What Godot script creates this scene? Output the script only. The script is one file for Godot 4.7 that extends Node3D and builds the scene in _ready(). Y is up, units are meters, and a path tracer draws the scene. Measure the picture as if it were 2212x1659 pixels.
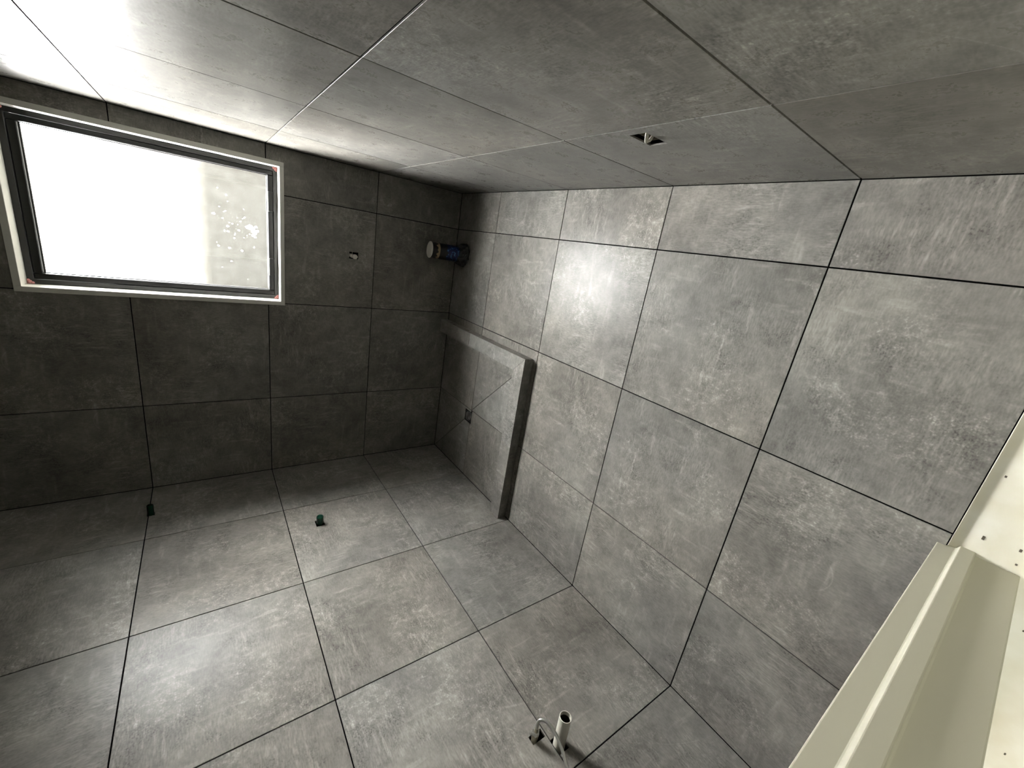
extends Node3D
# A freshly tiled bathroom seen from its doorway with the camera turned on its side.
# x runs from the left wall (0) to the right wall (RW), y up, z from the window wall (0) to the doorway.

const RW := 1.9478
const XJ := [0.0, 0.5096, 1.1096, 1.7096, 1.9478]          # joints across the room
const ZJ := [0.0, 0.4897, 1.0897, 1.6897, 2.2897, 2.7646]  # joints along the room
const YJ := [0.0, 0.5835, 1.1835, 1.7835, 2.3835]          # joints up the walls
const CEIL := 2.40
const GAP := 0.0046
const TILE_T := 0.009
const TEX_M := 2.4          # metres that the tile texture covers

var rng := RandomNumberGenerator.new()
var M := {}
var taken := {}

func _ready():
	rng.seed = 4211
	# ---- camera, sky, exposure, hall lamp ----
	var cam := Camera3D.new()
	cam.name = "camera"
	cam.fov = rad_to_deg(2.0 * atan(829.5 / 881.7376))
	cam.near = 0.02
	var bx := Vector3(CAM_R[0], CAM_R[1], CAM_R[2])
	var by := -Vector3(CAM_R[3], CAM_R[4], CAM_R[5])
	var bz := -Vector3(CAM_R[6], CAM_R[7], CAM_R[8])
	cam.transform = Transform3D(Basis(bx, by, bz).orthonormalized(), Vector3(1.59747, 1.48126, 2.76937))
	add_child(cam)
	cam.current = true

	var sky_mat := ProceduralSkyMaterial.new()
	sky_mat.sky_top_color = Color(1.0, 0.995, 0.985)
	sky_mat.sky_horizon_color = Color(1.0, 0.997, 0.99)
	sky_mat.ground_horizon_color = Color(0.55, 0.55, 0.53)
	sky_mat.ground_bottom_color = Color(0.3, 0.3, 0.29)
	var sky := Sky.new()
	sky.sky_material = sky_mat
	var env := Environment.new()
	env.background_mode = Environment.BG_SKY
	env.sky = sky
	env.background_energy_multiplier = 134.0
	env.ambient_light_source = Environment.AMBIENT_SOURCE_SKY
	env.tonemap_mode = Environment.TONE_MAPPER_LINEAR
	env.tonemap_exposure = 1.0
	env.sdfgi_enabled = true
	env.ssao_enabled = true
	env.ssil_enabled = true
	var we := WorldEnvironment.new()
	we.name = "world"
	we.environment = env
	add_child(we)

	make_materials()
	build_hall_lamp()
	build_shell()
	build_window()
	build_outside()
	build_door_frame()
	build_curb()
	build_drain()
	build_pipes()
	build_outlet_box()
	build_plugs()
	build_caps()
	build_canister()

const CAM_R := [0.1568466, -0.8034811, 0.5742972, -0.9416761, 0.0536340, 0.3322192, -0.2977337, -0.5929094, -0.7482066]

# ---------------------------------------------------------------- materials
func mat(color: Color, rough: float, metal := 0.0) -> StandardMaterial3D:
	var m := StandardMaterial3D.new()
	m.albedo_color = color
	m.roughness = rough
	m.metallic = metal
	return m

func noise(freq: float, octaves: int, seed_: int, warp := 0.0, ridged := false) -> FastNoiseLite:
	var n := FastNoiseLite.new()
	n.noise_type = FastNoiseLite.TYPE_SIMPLEX_SMOOTH
	n.seed = seed_
	n.frequency = freq
	n.fractal_type = FastNoiseLite.FRACTAL_RIDGED if ridged else FastNoiseLite.FRACTAL_FBM
	n.fractal_octaves = octaves
	if warp > 0.0:
		n.domain_warp_enabled = true
		n.domain_warp_amplitude = warp
		n.domain_warp_frequency = freq * 1.7
	return n

func noise_bytes(n: FastNoiseLite, w: int, h: int, W: int, H: int) -> PackedByteArray:
	var im := n.get_image(w, h, false, false, true)
	im.convert(Image.FORMAT_L8)
	if w != W or h != H:
		im.resize(W, H, Image.INTERPOLATE_CUBIC)
	return im.get_data()

func make_tile_textures():
	var S := 2048
	var cloud := noise_bytes(noise(0.0075, 4, 11, 30.0), 512, 512, S, S)
	var mott := noise_bytes(noise(0.022, 5, 12, 16.0), 1024, 1024, S, S)
	var fine := noise_bytes(noise(0.14, 3, 13, 3.0), S, S, S, S)
	var patch := noise_bytes(noise(0.040, 5, 19, 9.0), S, S, S, S)
	var grain := noise_bytes(noise(0.17, 3, 20, 3.0), S / 4, S, S, S)
	var mask_b := noise_bytes(noise(0.013, 3, 21, 24.0), 512, 512, S, S)
	var streak := noise_bytes(noise(0.05, 4, 14, 8.0), 256, S, S, S)
	var streak_b := noise_bytes(noise(0.03, 4, 15, 8.0), S, 340, S, S)
	var mask := noise_bytes(noise(0.011, 3, 16, 20.0), 512, 512, S, S)
	var warm := noise_bytes(noise(0.006, 2, 17), 256, 256, S, S)
	var swirl := noise_bytes(noise(0.012, 2, 18, 55.0, true), 1024, 1024, S, S)
	# trowel strokes and scuffs, laid into a byte field of their own
	var marks := PackedByteArray()
	marks.resize(S * S)
	var r := RandomNumberGenerator.new()
	r.seed = 77
	for k in 190:
		var p := Vector2(r.randf() * S, r.randf() * S)
		var a := r.randf_range(-0.5, 0.5) + (PI / 2.0 if r.randf() < 0.4 else 0.0)
		var bend := r.randfn(0.0, 0.0025)
		if r.randf() < 0.3:
			bend = r.randf_range(0.006, 0.028) * (1.0 if r.randf() < 0.5 else -1.0)
		var steps := int(r.randf_range(25.0, 260.0))
		var amp := r.randf_range(8.0, 40.0)
		if k % 9 == 0:
			amp = 80.0
		var wide := 1 + int(r.randf() * r.randf() * 5.0)
		for s in steps:
			var fade := sin(PI * float(s) / float(steps))
			if r.randf() < 0.82:
				for dx in range(-wide, wide + 1):
					for dy in range(-wide, wide + 1):
						var x := int(p.x) + dx
						var y := int(p.y) + dy
						if x >= 0 and y >= 0 and x < S and y < S:
							var g := amp * fade * maxf(0.0, 1.0 - sqrt(float(dx * dx + dy * dy)) / float(wide + 0.7)) * r.randf_range(0.5, 1.0)
							var at := y * S + x
							if g > marks[at]:
								marks[at] = int(g)
			p += Vector2(cos(a), sin(a)) * 1.3
			a += bend
	var out := PackedByteArray()
	out.resize(S * S * 3)
	var rough := PackedByteArray()
	rough.resize(S * S)
	var hgt := PackedByteArray()
	hgt.resize(S * S)
	for i in S * S:
		var c := (cloud[i] - 128) * 0.0078
		var m := (mott[i] - 128) * 0.0078
		var f := (fine[i] - 128) * 0.0078
		var gr := (grain[i] - 128) * 0.0078
		var p2 := (patch[i] - 128) * 0.0078
		var k := clampf((mask[i] - 112) * 0.0135, 0.0, 1.0)      # rough, speckled zones
		var k2 := clampf((mask_b[i] - 108) * 0.0125, 0.0, 1.0)   # brushed zones
		var v := 0.502 + 0.062 * c + 0.050 * m + p2 * (0.022 + 0.022 * k) + f * (0.018 + 0.024 * k) + gr * (0.030 + 0.036 * k2)
		v += maxf(0.0, (streak[i] - 150) * 0.0011) * k2 + maxf(0.0, (streak_b[i] - 165) * 0.0010) * (1.0 - k2)
		var sp := f + 0.6 * p2 - 0.36
		if sp > 0.0:
			v += sp * 0.20 * k * k
		sp = -f - 0.5 * m - 0.46
		if sp > 0.0:
			v -= sp * 0.22 * k2
		v += maxf(0.0, swirl[i] - 200) * 0.0015 * k
		v += marks[i] * 0.0012
		v = clampf(v, 0.16, 0.86)
		var wv := (warm[i] - 128) * 0.0078
		out[3 * i] = int(255.0 * v * (1.0 + 0.008 * wv))
		out[3 * i + 1] = int(255.0 * v * (0.984 - 0.002 * wv))
		out[3 * i + 2] = int(255.0 * v * (0.945 - 0.011 * wv))
		rough[i] = int(clampf(204.0 - 18.0 * m - 12.0 * f + marks[i] * 0.25, 0.0, 255.0))
		hgt[i] = int(clampf(128.0 + 42.0 * f + 30.0 * m + marks[i] * 0.2, 0.0, 255.0))
	var im := Image.create_from_data(S, S, false, Image.FORMAT_RGB8, out)
	var ri := Image.create_from_data(S, S, false, Image.FORMAT_L8, rough)
	ri.resize(1024, 1024, Image.INTERPOLATE_LANCZOS)
	var hi := Image.create_from_data(S, S, false, Image.FORMAT_L8, hgt)
	hi.convert(Image.FORMAT_RGBA8)
	hi.bump_map_to_normal_map(1.0)
	M.tile_tex = ImageTexture.create_from_image(im)
	M.rough_tex = ImageTexture.create_from_image(ri)
	M.norm_tex = ImageTexture.create_from_image(hi)

func make_materials():
	make_tile_textures()
	M.tiles = []
	for tint in [Color(1, 1, 1), Color(0.95, 0.948, 0.942), Color(0.976, 0.977, 0.974)]:
		var m := mat(tint, 0.36)
		m.metallic_specular = 0.21
		m.albedo_texture = M.tile_tex
		m.roughness_texture = M.rough_tex
		m.roughness_texture_channel = BaseMaterial3D.TEXTURE_CHANNEL_RED
		m.normal_enabled = true
		m.normal_texture = M.norm_tex
		m.normal_scale = 0.06
		M.tiles.append(m)
	M.backing = mat(Color(0.02, 0.02, 0.019), 0.95)
	M.backing.metallic_specular = 0.1
	M.plaster = mat(Color(0.62, 0.61, 0.57), 0.9)
	M.ceiling = mat(Color(0.34, 0.335, 0.31), 0.95)
	M.steel = mat(Color(0.90, 0.89, 0.815), 0.28)
	M.trim = mat(Color(0.9, 0.9, 0.87), 0.4)
	M.black = mat(Color(0.025, 0.025, 0.027), 0.34)
	M.gasket = mat(Color(0.02, 0.02, 0.02), 0.7)
	M.chrome = mat(Color(0.90, 0.90, 0.88), 0.30, 0.92)
	M.brushed = mat(Color(0.72, 0.70, 0.62), 0.33, 0.9)
	M.pvc = mat(Color(0.82, 0.81, 0.76), 0.38)
	M.white = mat(Color(0.86, 0.85, 0.81), 0.5)
	M.foam = mat(Color(0.80, 0.56, 0.55), 0.95)
	M.dark_box = mat(Color(0.50, 0.48, 0.43), 0.7)
	M.drain = mat(Color(0.58, 0.58, 0.57), 0.36, 0.85)
	M.pipe_shade = mat(Color(0.20, 0.19, 0.16), 0.8)  # bore of the white pipe, its inner shade put into the colour
	M.drip = mat(Color(0.33, 0.31, 0.27), 0.9)
	M.green = mat(Color(0.045, 0.21, 0.15), 0.16)
	M.alu = mat(Color(0.80, 0.79, 0.74), 0.4, 0.6)
	var gl := mat(Color(0.97, 1.0, 0.99, 0.06), 0.0)
	gl.transparency = BaseMaterial3D.TRANSPARENCY_ALPHA
	M.glass = gl
	M.stucco = mat(Color(0.152, 0.148, 0.1405), 0.95)
	M.stucco.metallic_specular = 0.0
	M.facade = mat(Color(0.27, 0.267, 0.257), 0.95)
	M.facade.metallic_specular = 0.0
	var nt := NoiseTexture2D.new()
	nt.width = 512
	nt.height = 512
	nt.seamless = true
	nt.noise = noise(0.02, 4, 31, 12.0)
	var ramp := Gradient.new()
	ramp.set_color(0, Color(0.80, 0.79, 0.76))
	ramp.set_color(1, Color(1.0, 1.0, 0.99))
	nt.color_ramp = ramp
	M.stucco.albedo_texture = nt
	M.stucco.uv1_triplanar = true
	M.stucco.uv1_world_triplanar = true
	M.stucco.uv1_scale = Vector3(0.9, 0.9, 0.9)
	M.lime = mat(Color(0.62, 0.62, 0.60), 0.9)
	M.ground = mat(Color(0.3, 0.29, 0.27), 0.95)
	var hall := mat(Color(0.92, 0.92, 0.885), 0.55)
	var ht := NoiseTexture2D.new()
	ht.width = 512
	ht.height = 512
	ht.seamless = true
	ht.noise = noise(0.008, 4, 41, 20.0)
	var hr := Gradient.new()
	hr.set_color(0, Color(0.92, 0.90, 0.84))
	hr.set_color(1, Color(1.0, 1.0, 0.99))
	ht.color_ramp = hr
	hall.albedo_texture = ht
	hall.uv1_triplanar = true
	hall.uv1_world_triplanar = true
	hall.uv1_scale = Vector3(1.3, 1.3, 1.3)
	M.hall = hall

# ---------------------------------------------------------------- naming helpers
func numbered(called: String) -> String:
	if not taken.has(called):
		taken[called] = 0
		return called
	taken[called] += 1
	return "%s_%03d" % [called, taken[called]]

func tag(o: Node, label: String, category: String, group := ""):
	o.set_meta("label", label)
	o.set_meta("category", category)
	if group != "":
		o.set_meta("group", group)

func base(called: String, at := Vector3.ZERO) -> Node3D:
	var o := Node3D.new()
	o.name = numbered(called)
	add_child(o)
	o.position = at
	return o

func commit(called: String, st: SurfaceTool, m: Material, parent: Node, tangents := false) -> MeshInstance3D:
	if tangents:
		st.generate_tangents()
	var o := MeshInstance3D.new()
	o.name = called if parent != self else numbered(called)
	o.mesh = st.commit()
	o.material_override = null
	o.mesh.surface_set_material(0, m)
	parent.add_child(o, true)
	if parent != self and (parent as Node3D).position != Vector3.ZERO:
		o.position = -(parent as Node3D).position   # shapes are given in room coordinates
	return o

func begin() -> SurfaceTool:
	var st := SurfaceTool.new()
	st.begin(Mesh.PRIMITIVE_TRIANGLES)
	return st

func struct_node(called: String) -> Node3D:
	var o := Node3D.new()
	o.name = called
	add_child(o)
	o.set_meta("kind", "structure")
	return o

# ---------------------------------------------------------------- shape helpers
func tri(st: SurfaceTool, p: Array, n: Vector3, uv: Array = []):
	var order := [0, 1, 2]
	if (p[1] - p[0]).cross(p[2] - p[0]).dot(n) > 0.0:
		order = [0, 2, 1]
	for k in order:
		st.set_normal(n)
		st.set_uv(uv[k] if uv.size() else Vector2.ZERO)
		st.add_vertex(p[k])

func quad(st: SurfaceTool, a: Vector3, b: Vector3, c: Vector3, d: Vector3, n: Vector3, uv: Array = []):
	if uv.size():
		tri(st, [a, b, c], n, [uv[0], uv[1], uv[2]])
		tri(st, [a, c, d], n, [uv[0], uv[2], uv[3]])
	else:
		tri(st, [a, b, c], n)
		tri(st, [a, c, d], n)

# box with chamfered edges
func box(st: SurfaceTool, lo: Vector3, hi: Vector3, ch := 0.0):
	var c := (lo + hi) * 0.5
	var h := (hi - lo) * 0.5
	ch = minf(ch, minf(h.x, minf(h.y, h.z)) * 0.9)
	for ax in 3:
		var u := (ax + 1) % 3
		var v := (ax + 2) % 3
		for s in [-1.0, 1.0]:
			var q := []
			for w in [[-1, -1], [1, -1], [1, 1], [-1, 1]]:
				var p := Vector3.ZERO
				p[ax] = s * h[ax]
				p[u] = w[0] * (h[u] - ch)
				p[v] = w[1] * (h[v] - ch)
				q.append(c + p)
			var n := Vector3.ZERO
			n[ax] = s
			quad(st, q[0], q[1], q[2], q[3], n)
			if ch <= 0.0:
				continue
			for s2 in [-1.0, 1.0]:      # edge between face ax and face u
				var e := []
				for w in [-1.0, 1.0]:
					var p1 := Vector3.ZERO
					p1[ax] = s * h[ax]; p1[u] = s2 * (h[u] - ch); p1[v] = w * (h[v] - ch)
					var p2 := Vector3.ZERO
					p2[ax] = s * (h[ax] - ch); p2[u] = s2 * h[u]; p2[v] = w * (h[v] - ch)
					e.append([c + p1, c + p2])
				var en := Vector3.ZERO
				en[ax] = s; en[u] = s2
				quad(st, e[0][0], e[0][1], e[1][1], e[1][0], en.normalized())
	if ch > 0.0:
		for sx in [-1.0, 1.0]:
			for sy in [-1.0, 1.0]:
				for sz in [-1.0, 1.0]:
					var k := Vector3(sx, sy, sz)
					var a := c + k * Vector3(h.x, h.y - ch, h.z - ch)
					var b := c + k * Vector3(h.x - ch, h.y, h.z - ch)
					var d := c + k * Vector3(h.x - ch, h.y - ch, h.z)
					tri(st, [a, b, d], k.normalized())

# profile of Vector2(radius, height) turned about an axis; smooth between rings unless a ring repeats
func lathe(st: SurfaceTool, prof: Array, segs: int, xf: Transform3D, uv_wrap := 1.0):
	var total := 0.0
	for i in prof.size() - 1:
		total += (prof[i + 1] - prof[i]).length()
	var run := 0.0
	for i in prof.size() - 1:
		var a: Vector2 = prof[i]
		var b: Vector2 = prof[i + 1]
		var dl := (b - a).length()
		if dl < 1e-7:
			continue
		var nn := Vector2(b.y - a.y, a.x - b.x).normalized()
		for k in segs:
			var t0 := TAU * k / segs
			var t1 := TAU * (k + 1) / segs
			var d0 := Vector3(cos(t0), 0, sin(t0))
			var d1 := Vector3(cos(t1), 0, sin(t1))
			var P := [d0 * a.x + Vector3.UP * a.y, d1 * a.x + Vector3.UP * a.y, d1 * b.x + Vector3.UP * b.y, d0 * b.x + Vector3.UP * b.y]
			var N := [d0 * nn.x + Vector3.UP * nn.y, d1 * nn.x + Vector3.UP * nn.y, d1 * nn.x + Vector3.UP * nn.y, d0 * nn.x + Vector3.UP * nn.y]
			var v0 := run / total
			var v1 := (run + dl) / total
			var U := [Vector2(uv_wrap * k / segs, v0), Vector2(uv_wrap * (k + 1) / segs, v0), Vector2(uv_wrap * (k + 1) / segs, v1), Vector2(uv_wrap * k / segs, v1)]
			var mid: Vector3 = N[0] + N[1]
			for t in [[0, 1, 2], [0, 2, 3]]:
				var o: Array = t
				var cr: Vector3 = (P[t[1]] - P[t[0]]).cross(P[t[2]] - P[t[0]])
				if cr.length() < 1e-12:
					continue
				if cr.dot(mid) > 0.0:
					o = [t[0], t[2], t[1]]
				for q in o:
					st.set_normal((xf.basis * N[q]).normalized())
					st.set_uv(U[q])
					st.add_vertex(xf * P[q])
		run += dl

# round tube along points
func tube(st: SurfaceTool, pts: Array, rad: float, segs := 10, caps := true, ribs := 0.0):
	var rings := []
	var side := Vector3.ZERO
	for i in pts.size():
		var t: Vector3 = (pts[mini(i + 1, pts.size() - 1)] - pts[maxi(i - 1, 0)]).normalized()
		if side == Vector3.ZERO:
			side = t.cross(Vector3.UP if absf(t.y) < 0.9 else Vector3.RIGHT).normalized()
		side = (side - t * side.dot(t)).normalized()
		var up := t.cross(side)
		var ring := []
		var rr := rad * (1.0 + (ribs if i % 2 == 0 else -ribs))
		for k in segs:
			var a := TAU * k / segs
			var d := side * cos(a) + up * sin(a)
			ring.append([pts[i] + d * rr, d])
		rings.append(ring)
	for i in rings.size() - 1:
		for k in segs:
			var q := [rings[i][k], rings[i][(k + 1) % segs], rings[i + 1][(k + 1) % segs], rings[i + 1][k]]
			for t in [[0, 1, 2], [0, 2, 3]]:
				var o: Array = t
				var cr: Vector3 = (q[t[1]][0] - q[t[0]][0]).cross(q[t[2]][0] - q[t[0]][0])
				if cr.dot(q[t[0]][1]) > 0.0:
					o = [t[0], t[2], t[1]]
				for w in o:
					st.set_normal(q[w][1])
					st.set_uv(Vector2.ZERO)
					st.add_vertex(q[w][0])
	if caps:
		for e in [0, rings.size() - 1]:
			var n: Vector3 = (pts[0] - pts[1]).normalized() if e == 0 else (pts[-1] - pts[-2]).normalized()
			for k in segs:
				tri(st, [pts[e], rings[e][k][0], rings[e][(k + 1) % segs][0]], n)

func curve(pts: Array, n: int) -> Array:
	var out := []
	for i in pts.size() - 1:
		var p0: Vector3 = pts[maxi(i - 1, 0)]
		var p1: Vector3 = pts[i]
		var p2: Vector3 = pts[i + 1]
		var p3: Vector3 = pts[mini(i + 2, pts.size() - 1)]
		for k in n:
			out.append(p1.cubic_interpolate(p2, p0, p3, float(k) / n))
	out.append(pts[-1])
	return out

# turns +Y to a given axis, at a place
func axis_at(at: Vector3, dir: Vector3) -> Transform3D:
	var y := dir.normalized()
	var x := y.cross(Vector3(0.31, 0.2, 0.93)).normalized()
	return Transform3D(Basis(x, y, x.cross(y)), at)

# ---------------------------------------------------------------- tiles and slabs on a surface
class Frame:
	var o: Vector3
	var u: Vector3
	var v: Vector3
	var n: Vector3
	func _init(o_: Vector3, u_: Vector3, v_: Vector3, n_: Vector3):
		o = o_; u = u_; v = v_; n = n_
	func at(a: float, b: float, c: float) -> Vector3:
		return o + u * a + v * b + n * c

var F_BACK := Frame.new(Vector3.ZERO, Vector3.RIGHT, Vector3.UP, Vector3.BACK)
var F_LEFT := Frame.new(Vector3.ZERO, Vector3.BACK, Vector3.UP, Vector3.RIGHT)
var F_RIGHT := Frame.new(Vector3(RW, 0, 0), Vector3.BACK, Vector3.UP, Vector3.LEFT)
var F_FRONT := Frame.new(Vector3(0, 0, 2.757), Vector3.RIGHT, Vector3.UP, Vector3.FORWARD)
var F_FLOOR := Frame.new(Vector3.ZERO, Vector3.RIGHT, Vector3.BACK, Vector3.UP)
var F_CEIL := Frame.new(Vector3(0, CEIL, 0), Vector3.RIGHT, Vector3.BACK, Vector3.DOWN)

func hole_over(h: Array, a: float, b: float) -> bool:
	return a > h[0] and a < h[1] and b > h[2] and b < h[3]

func cuts(lo: float, hi: float, holes: Array, k: int) -> Array:
	var s := [lo, hi]
	for h in holes:
		for x in [h[k], h[k + 1]]:
			if x > lo + 1e-5 and x < hi - 1e-5:
				s.append(x)
	s.sort()
	return s

# a plate on a surface from depth top down to depth bot, with rectangular holes [u0, u1, v0, v1, depth of the hole or 0 for right through]
func plate(st: SurfaceTool, fr: Frame, r: Array, top: float, bot: float, holes: Array, ch := 0.0, uvf = null, back := true):
	var u0: float = r[0]
	var u1: float = r[1]
	var v0: float = r[2]
	var v1: float = r[3]
	var inner := [u0 + ch, u1 - ch, v0 + ch, v1 - ch]
	var us := cuts(inner[0], inner[1], holes, 0)
	var vs := cuts(inner[2], inner[3], holes, 2)
	var Q := func(P: Array, n: Vector3):     # P: [u, v, depth] x 4
		var w := []
		var t := []
		for p in P:
			w.append(fr.at(p[0], p[1], p[2]))
			if uvf != null:
				t.append(uvf.call(p[0] + p[2] * 0.7, p[1] + p[2] * 0.7))
		quad(st, w[0], w[1], w[2], w[3], n, t)
	for i in us.size() - 1:
		for j in vs.size() - 1:
			var mu: float = (us[i] + us[i + 1]) * 0.5
			var mv: float = (vs[j] + vs[j + 1]) * 0.5
			var hit = null
			for h in holes:
				if hole_over(h, mu, mv):
					hit = h
			if hit == null:
				Q.call([[us[i], vs[j], top], [us[i + 1], vs[j], top], [us[i + 1], vs[j + 1], top], [us[i], vs[j + 1], top]], fr.n)
			elif hit[4] > 0.0:
				Q.call([[us[i], vs[j], top - hit[4]], [us[i + 1], vs[j], top - hit[4]], [us[i + 1], vs[j + 1], top - hit[4]], [us[i], vs[j + 1], top - hit[4]]], fr.n)
			if back and (hit == null or hit[4] > 0.0):
				Q.call([[us[i], vs[j], bot], [us[i + 1], vs[j], bot], [us[i + 1], vs[j + 1], bot], [us[i], vs[j + 1], bot]], -fr.n)
	# hole sides
	for h in holes:
		var d: float = top - h[4] if h[4] > 0.0 else bot
		var a0: float = maxf(h[0], u0)
		var a1: float = minf(h[1], u1)
		var b0: float = maxf(h[2], v0)
		var b1: float = minf(h[3], v1)
		if a0 >= a1 or b0 >= b1:
			continue
		if h[0] > u0: Q.call([[a0, b0, top], [a0, b1, top], [a0, b1, d], [a0, b0, d]], fr.u)
		if h[1] < u1: Q.call([[a1, b0, top], [a1, b1, top], [a1, b1, d], [a1, b0, d]], -fr.u)
		if h[2] > v0: Q.call([[a0, b0, top], [a1, b0, top], [a1, b0, d], [a0, b0, d]], fr.v)
		if h[3] < v1: Q.call([[a0, b1, top], [a1, b1, top], [a1, b1, d], [a0, b1, d]], -fr.v)
	# chamfer and outer sides
	for side in 4:
		var along_u := side < 2
		var s := -1.0 if side % 2 == 0 else 1.0
		var list: Array = us if along_u else vs
		var edge: float = [v0, v1, u0, u1][side]
		var n: Vector3 = (fr.v if along_u else fr.u) * s
		for i in list.size() - 1:
			var mid: float = (list[i] + list[i + 1]) * 0.5
			var open := false
			for h in holes:
				if hole_over(h, mid if along_u else edge - s * (ch + 1e-4), edge - s * (ch + 1e-4) if along_u else mid):
					open = true
			if open:
				continue
			var lo: float = list[i]
			var hi: float = list[i + 1]
			var lo2: float = lo - (ch if i == 0 else 0.0)
			var hi2: float = hi + (ch if i == list.size() - 2 else 0.0)
			var e: float = edge - s * ch
			if along_u:
				if ch > 0.0: Q.call([[lo, e, top], [hi, e, top], [hi2, edge, top - ch], [lo2, edge, top - ch]], (n + fr.n).normalized())
				Q.call([[lo2, edge, top - ch], [hi2, edge, top - ch], [hi2, edge, bot], [lo2, edge, bot]], n)
			else:
				if ch > 0.0: Q.call([[e, lo, top], [e, hi, top], [edge, hi2, top - ch], [edge, lo2, top - ch]], (n + fr.n).normalized())
				Q.call([[edge, lo2, top - ch], [edge, hi2, top - ch], [edge, hi2, bot], [edge, lo2, bot]], n)

func tile_uv(cu: float, cv: float) -> Callable:
	var turn := rng.randi() % 4
	var off := Vector2(rng.randf_range(0.15, 0.85), rng.randf_range(0.15, 0.85))
	return func(a: float, b: float) -> Vector2:
		var p := Vector2(a - cu, b - cv) / TEX_M
		return off + p.rotated(turn * PI / 2.0)

func tile(parent: Node, fr: Frame, r: Array, holes: Array, called := "tile", top := 0.0):
	var g := GAP * 0.5
	var q := [r[0] + g, r[1] - g, r[2] + g, r[3] - g]
	var mine := []
	for h in holes:
		if h[0] < q[1] and h[1] > q[0] and h[2] < q[3] and h[3] > q[2]:
			mine.append([h[0], h[1], h[2], h[3], 0.0])
	var st := begin()
	var lift := rng.randf_range(-0.00025, 0.00025)
	plate(st, fr, q, top + lift, top - TILE_T, mine, 0.0003, tile_uv((r[0] + r[1]) * 0.5, (r[2] + r[3]) * 0.5))
	commit(called, st, M.tiles[rng.randi() % 3], parent, true)

func tile_grid(parent: Node, fr: Frame, us: Array, vs: Array, holes: Array, skip = null):
	for i in us.size() - 1:
		for j in vs.size() - 1:
			if skip != null and skip.call(i, j):
				continue
			var r := [us[i], us[i + 1], vs[j], vs[j + 1]]
			var inside := false
			for h in holes:
				if h[0] <= r[0] and h[1] >= r[1] and h[2] <= r[2] and h[3] >= r[3]:
					inside = true
			if not inside:
				tile(parent, fr, r, holes)

# a flat piece of any outline (convex or not), with sides and a small chamfer
func poly_tile(parent: Node, fr: Frame, pts: Array, top: float, thick: float, called := "tile", shrink := 0.0):
	var pl := PackedVector2Array(pts)
	if shrink > 0.0:
		var sm := Geometry2D.offset_polygon(pl, -shrink)
		pl = sm[0]
	var c := Vector2.ZERO
	for p in pl:
		c += p / pl.size()
	var uvf := tile_uv(c.x, c.y)
	var st := begin()
	var ids := Geometry2D.triangulate_polygon(pl)
	for k in range(0, ids.size(), 3):
		var P := []
		var U := []
		for w in 3:
			var p := pl[ids[k + w]]
			P.append(fr.at(p.x, p.y, top))
			U.append(uvf.call(p.x, p.y))
		tri(st, P, fr.n, U)
	for k in pl.size():
		var a := pl[k]
		var b := pl[(k + 1) % pl.size()]
		var d := (b - a).orthogonal().normalized()
		if Geometry2D.is_point_in_polygon((a + b) * 0.5 + d * 0.0004, pl):
			d = -d
		quad(st, fr.at(a.x, a.y, top), fr.at(b.x, b.y, top), fr.at(b.x, b.y, top - thick), fr.at(a.x, a.y, top - thick), (fr.u * d.x + fr.v * d.y).normalized(), [uvf.call(a.x, a.y), uvf.call(b.x, b.y), uvf.call(b.x, b.y - thick), uvf.call(a.x, a.y - thick)])
	return commit(called, st, M.tiles[rng.randi() % 3], parent, true)

# ---------------------------------------------------------------- the room
const H_WIN := [1.103, 1.870, 1.104, 2.157]
const H_CAPS := [1.4165, 1.4575, 0.684, 0.740]
const H_VALVE := [2.137, 2.166, 0.590, 0.646]      # left wall: z, z, y, y
const H_PIPE := [2.1835, 2.2365, 0.5385, 0.5815]
const H_PLUG1 := [0.652, 0.706, 1.004, 1.0495]
const H_PLUG2 := [0.262, 0.290, 1.7575, 1.7905]
const H_BOX := [1.911, 1.9675, 0.452, 0.546]
const DOOR := [1.0765, 1.8765, 2.06]

func deep(h: Array, d: float) -> Array:
	return [h[0], h[1], h[2], h[3], d]

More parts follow.
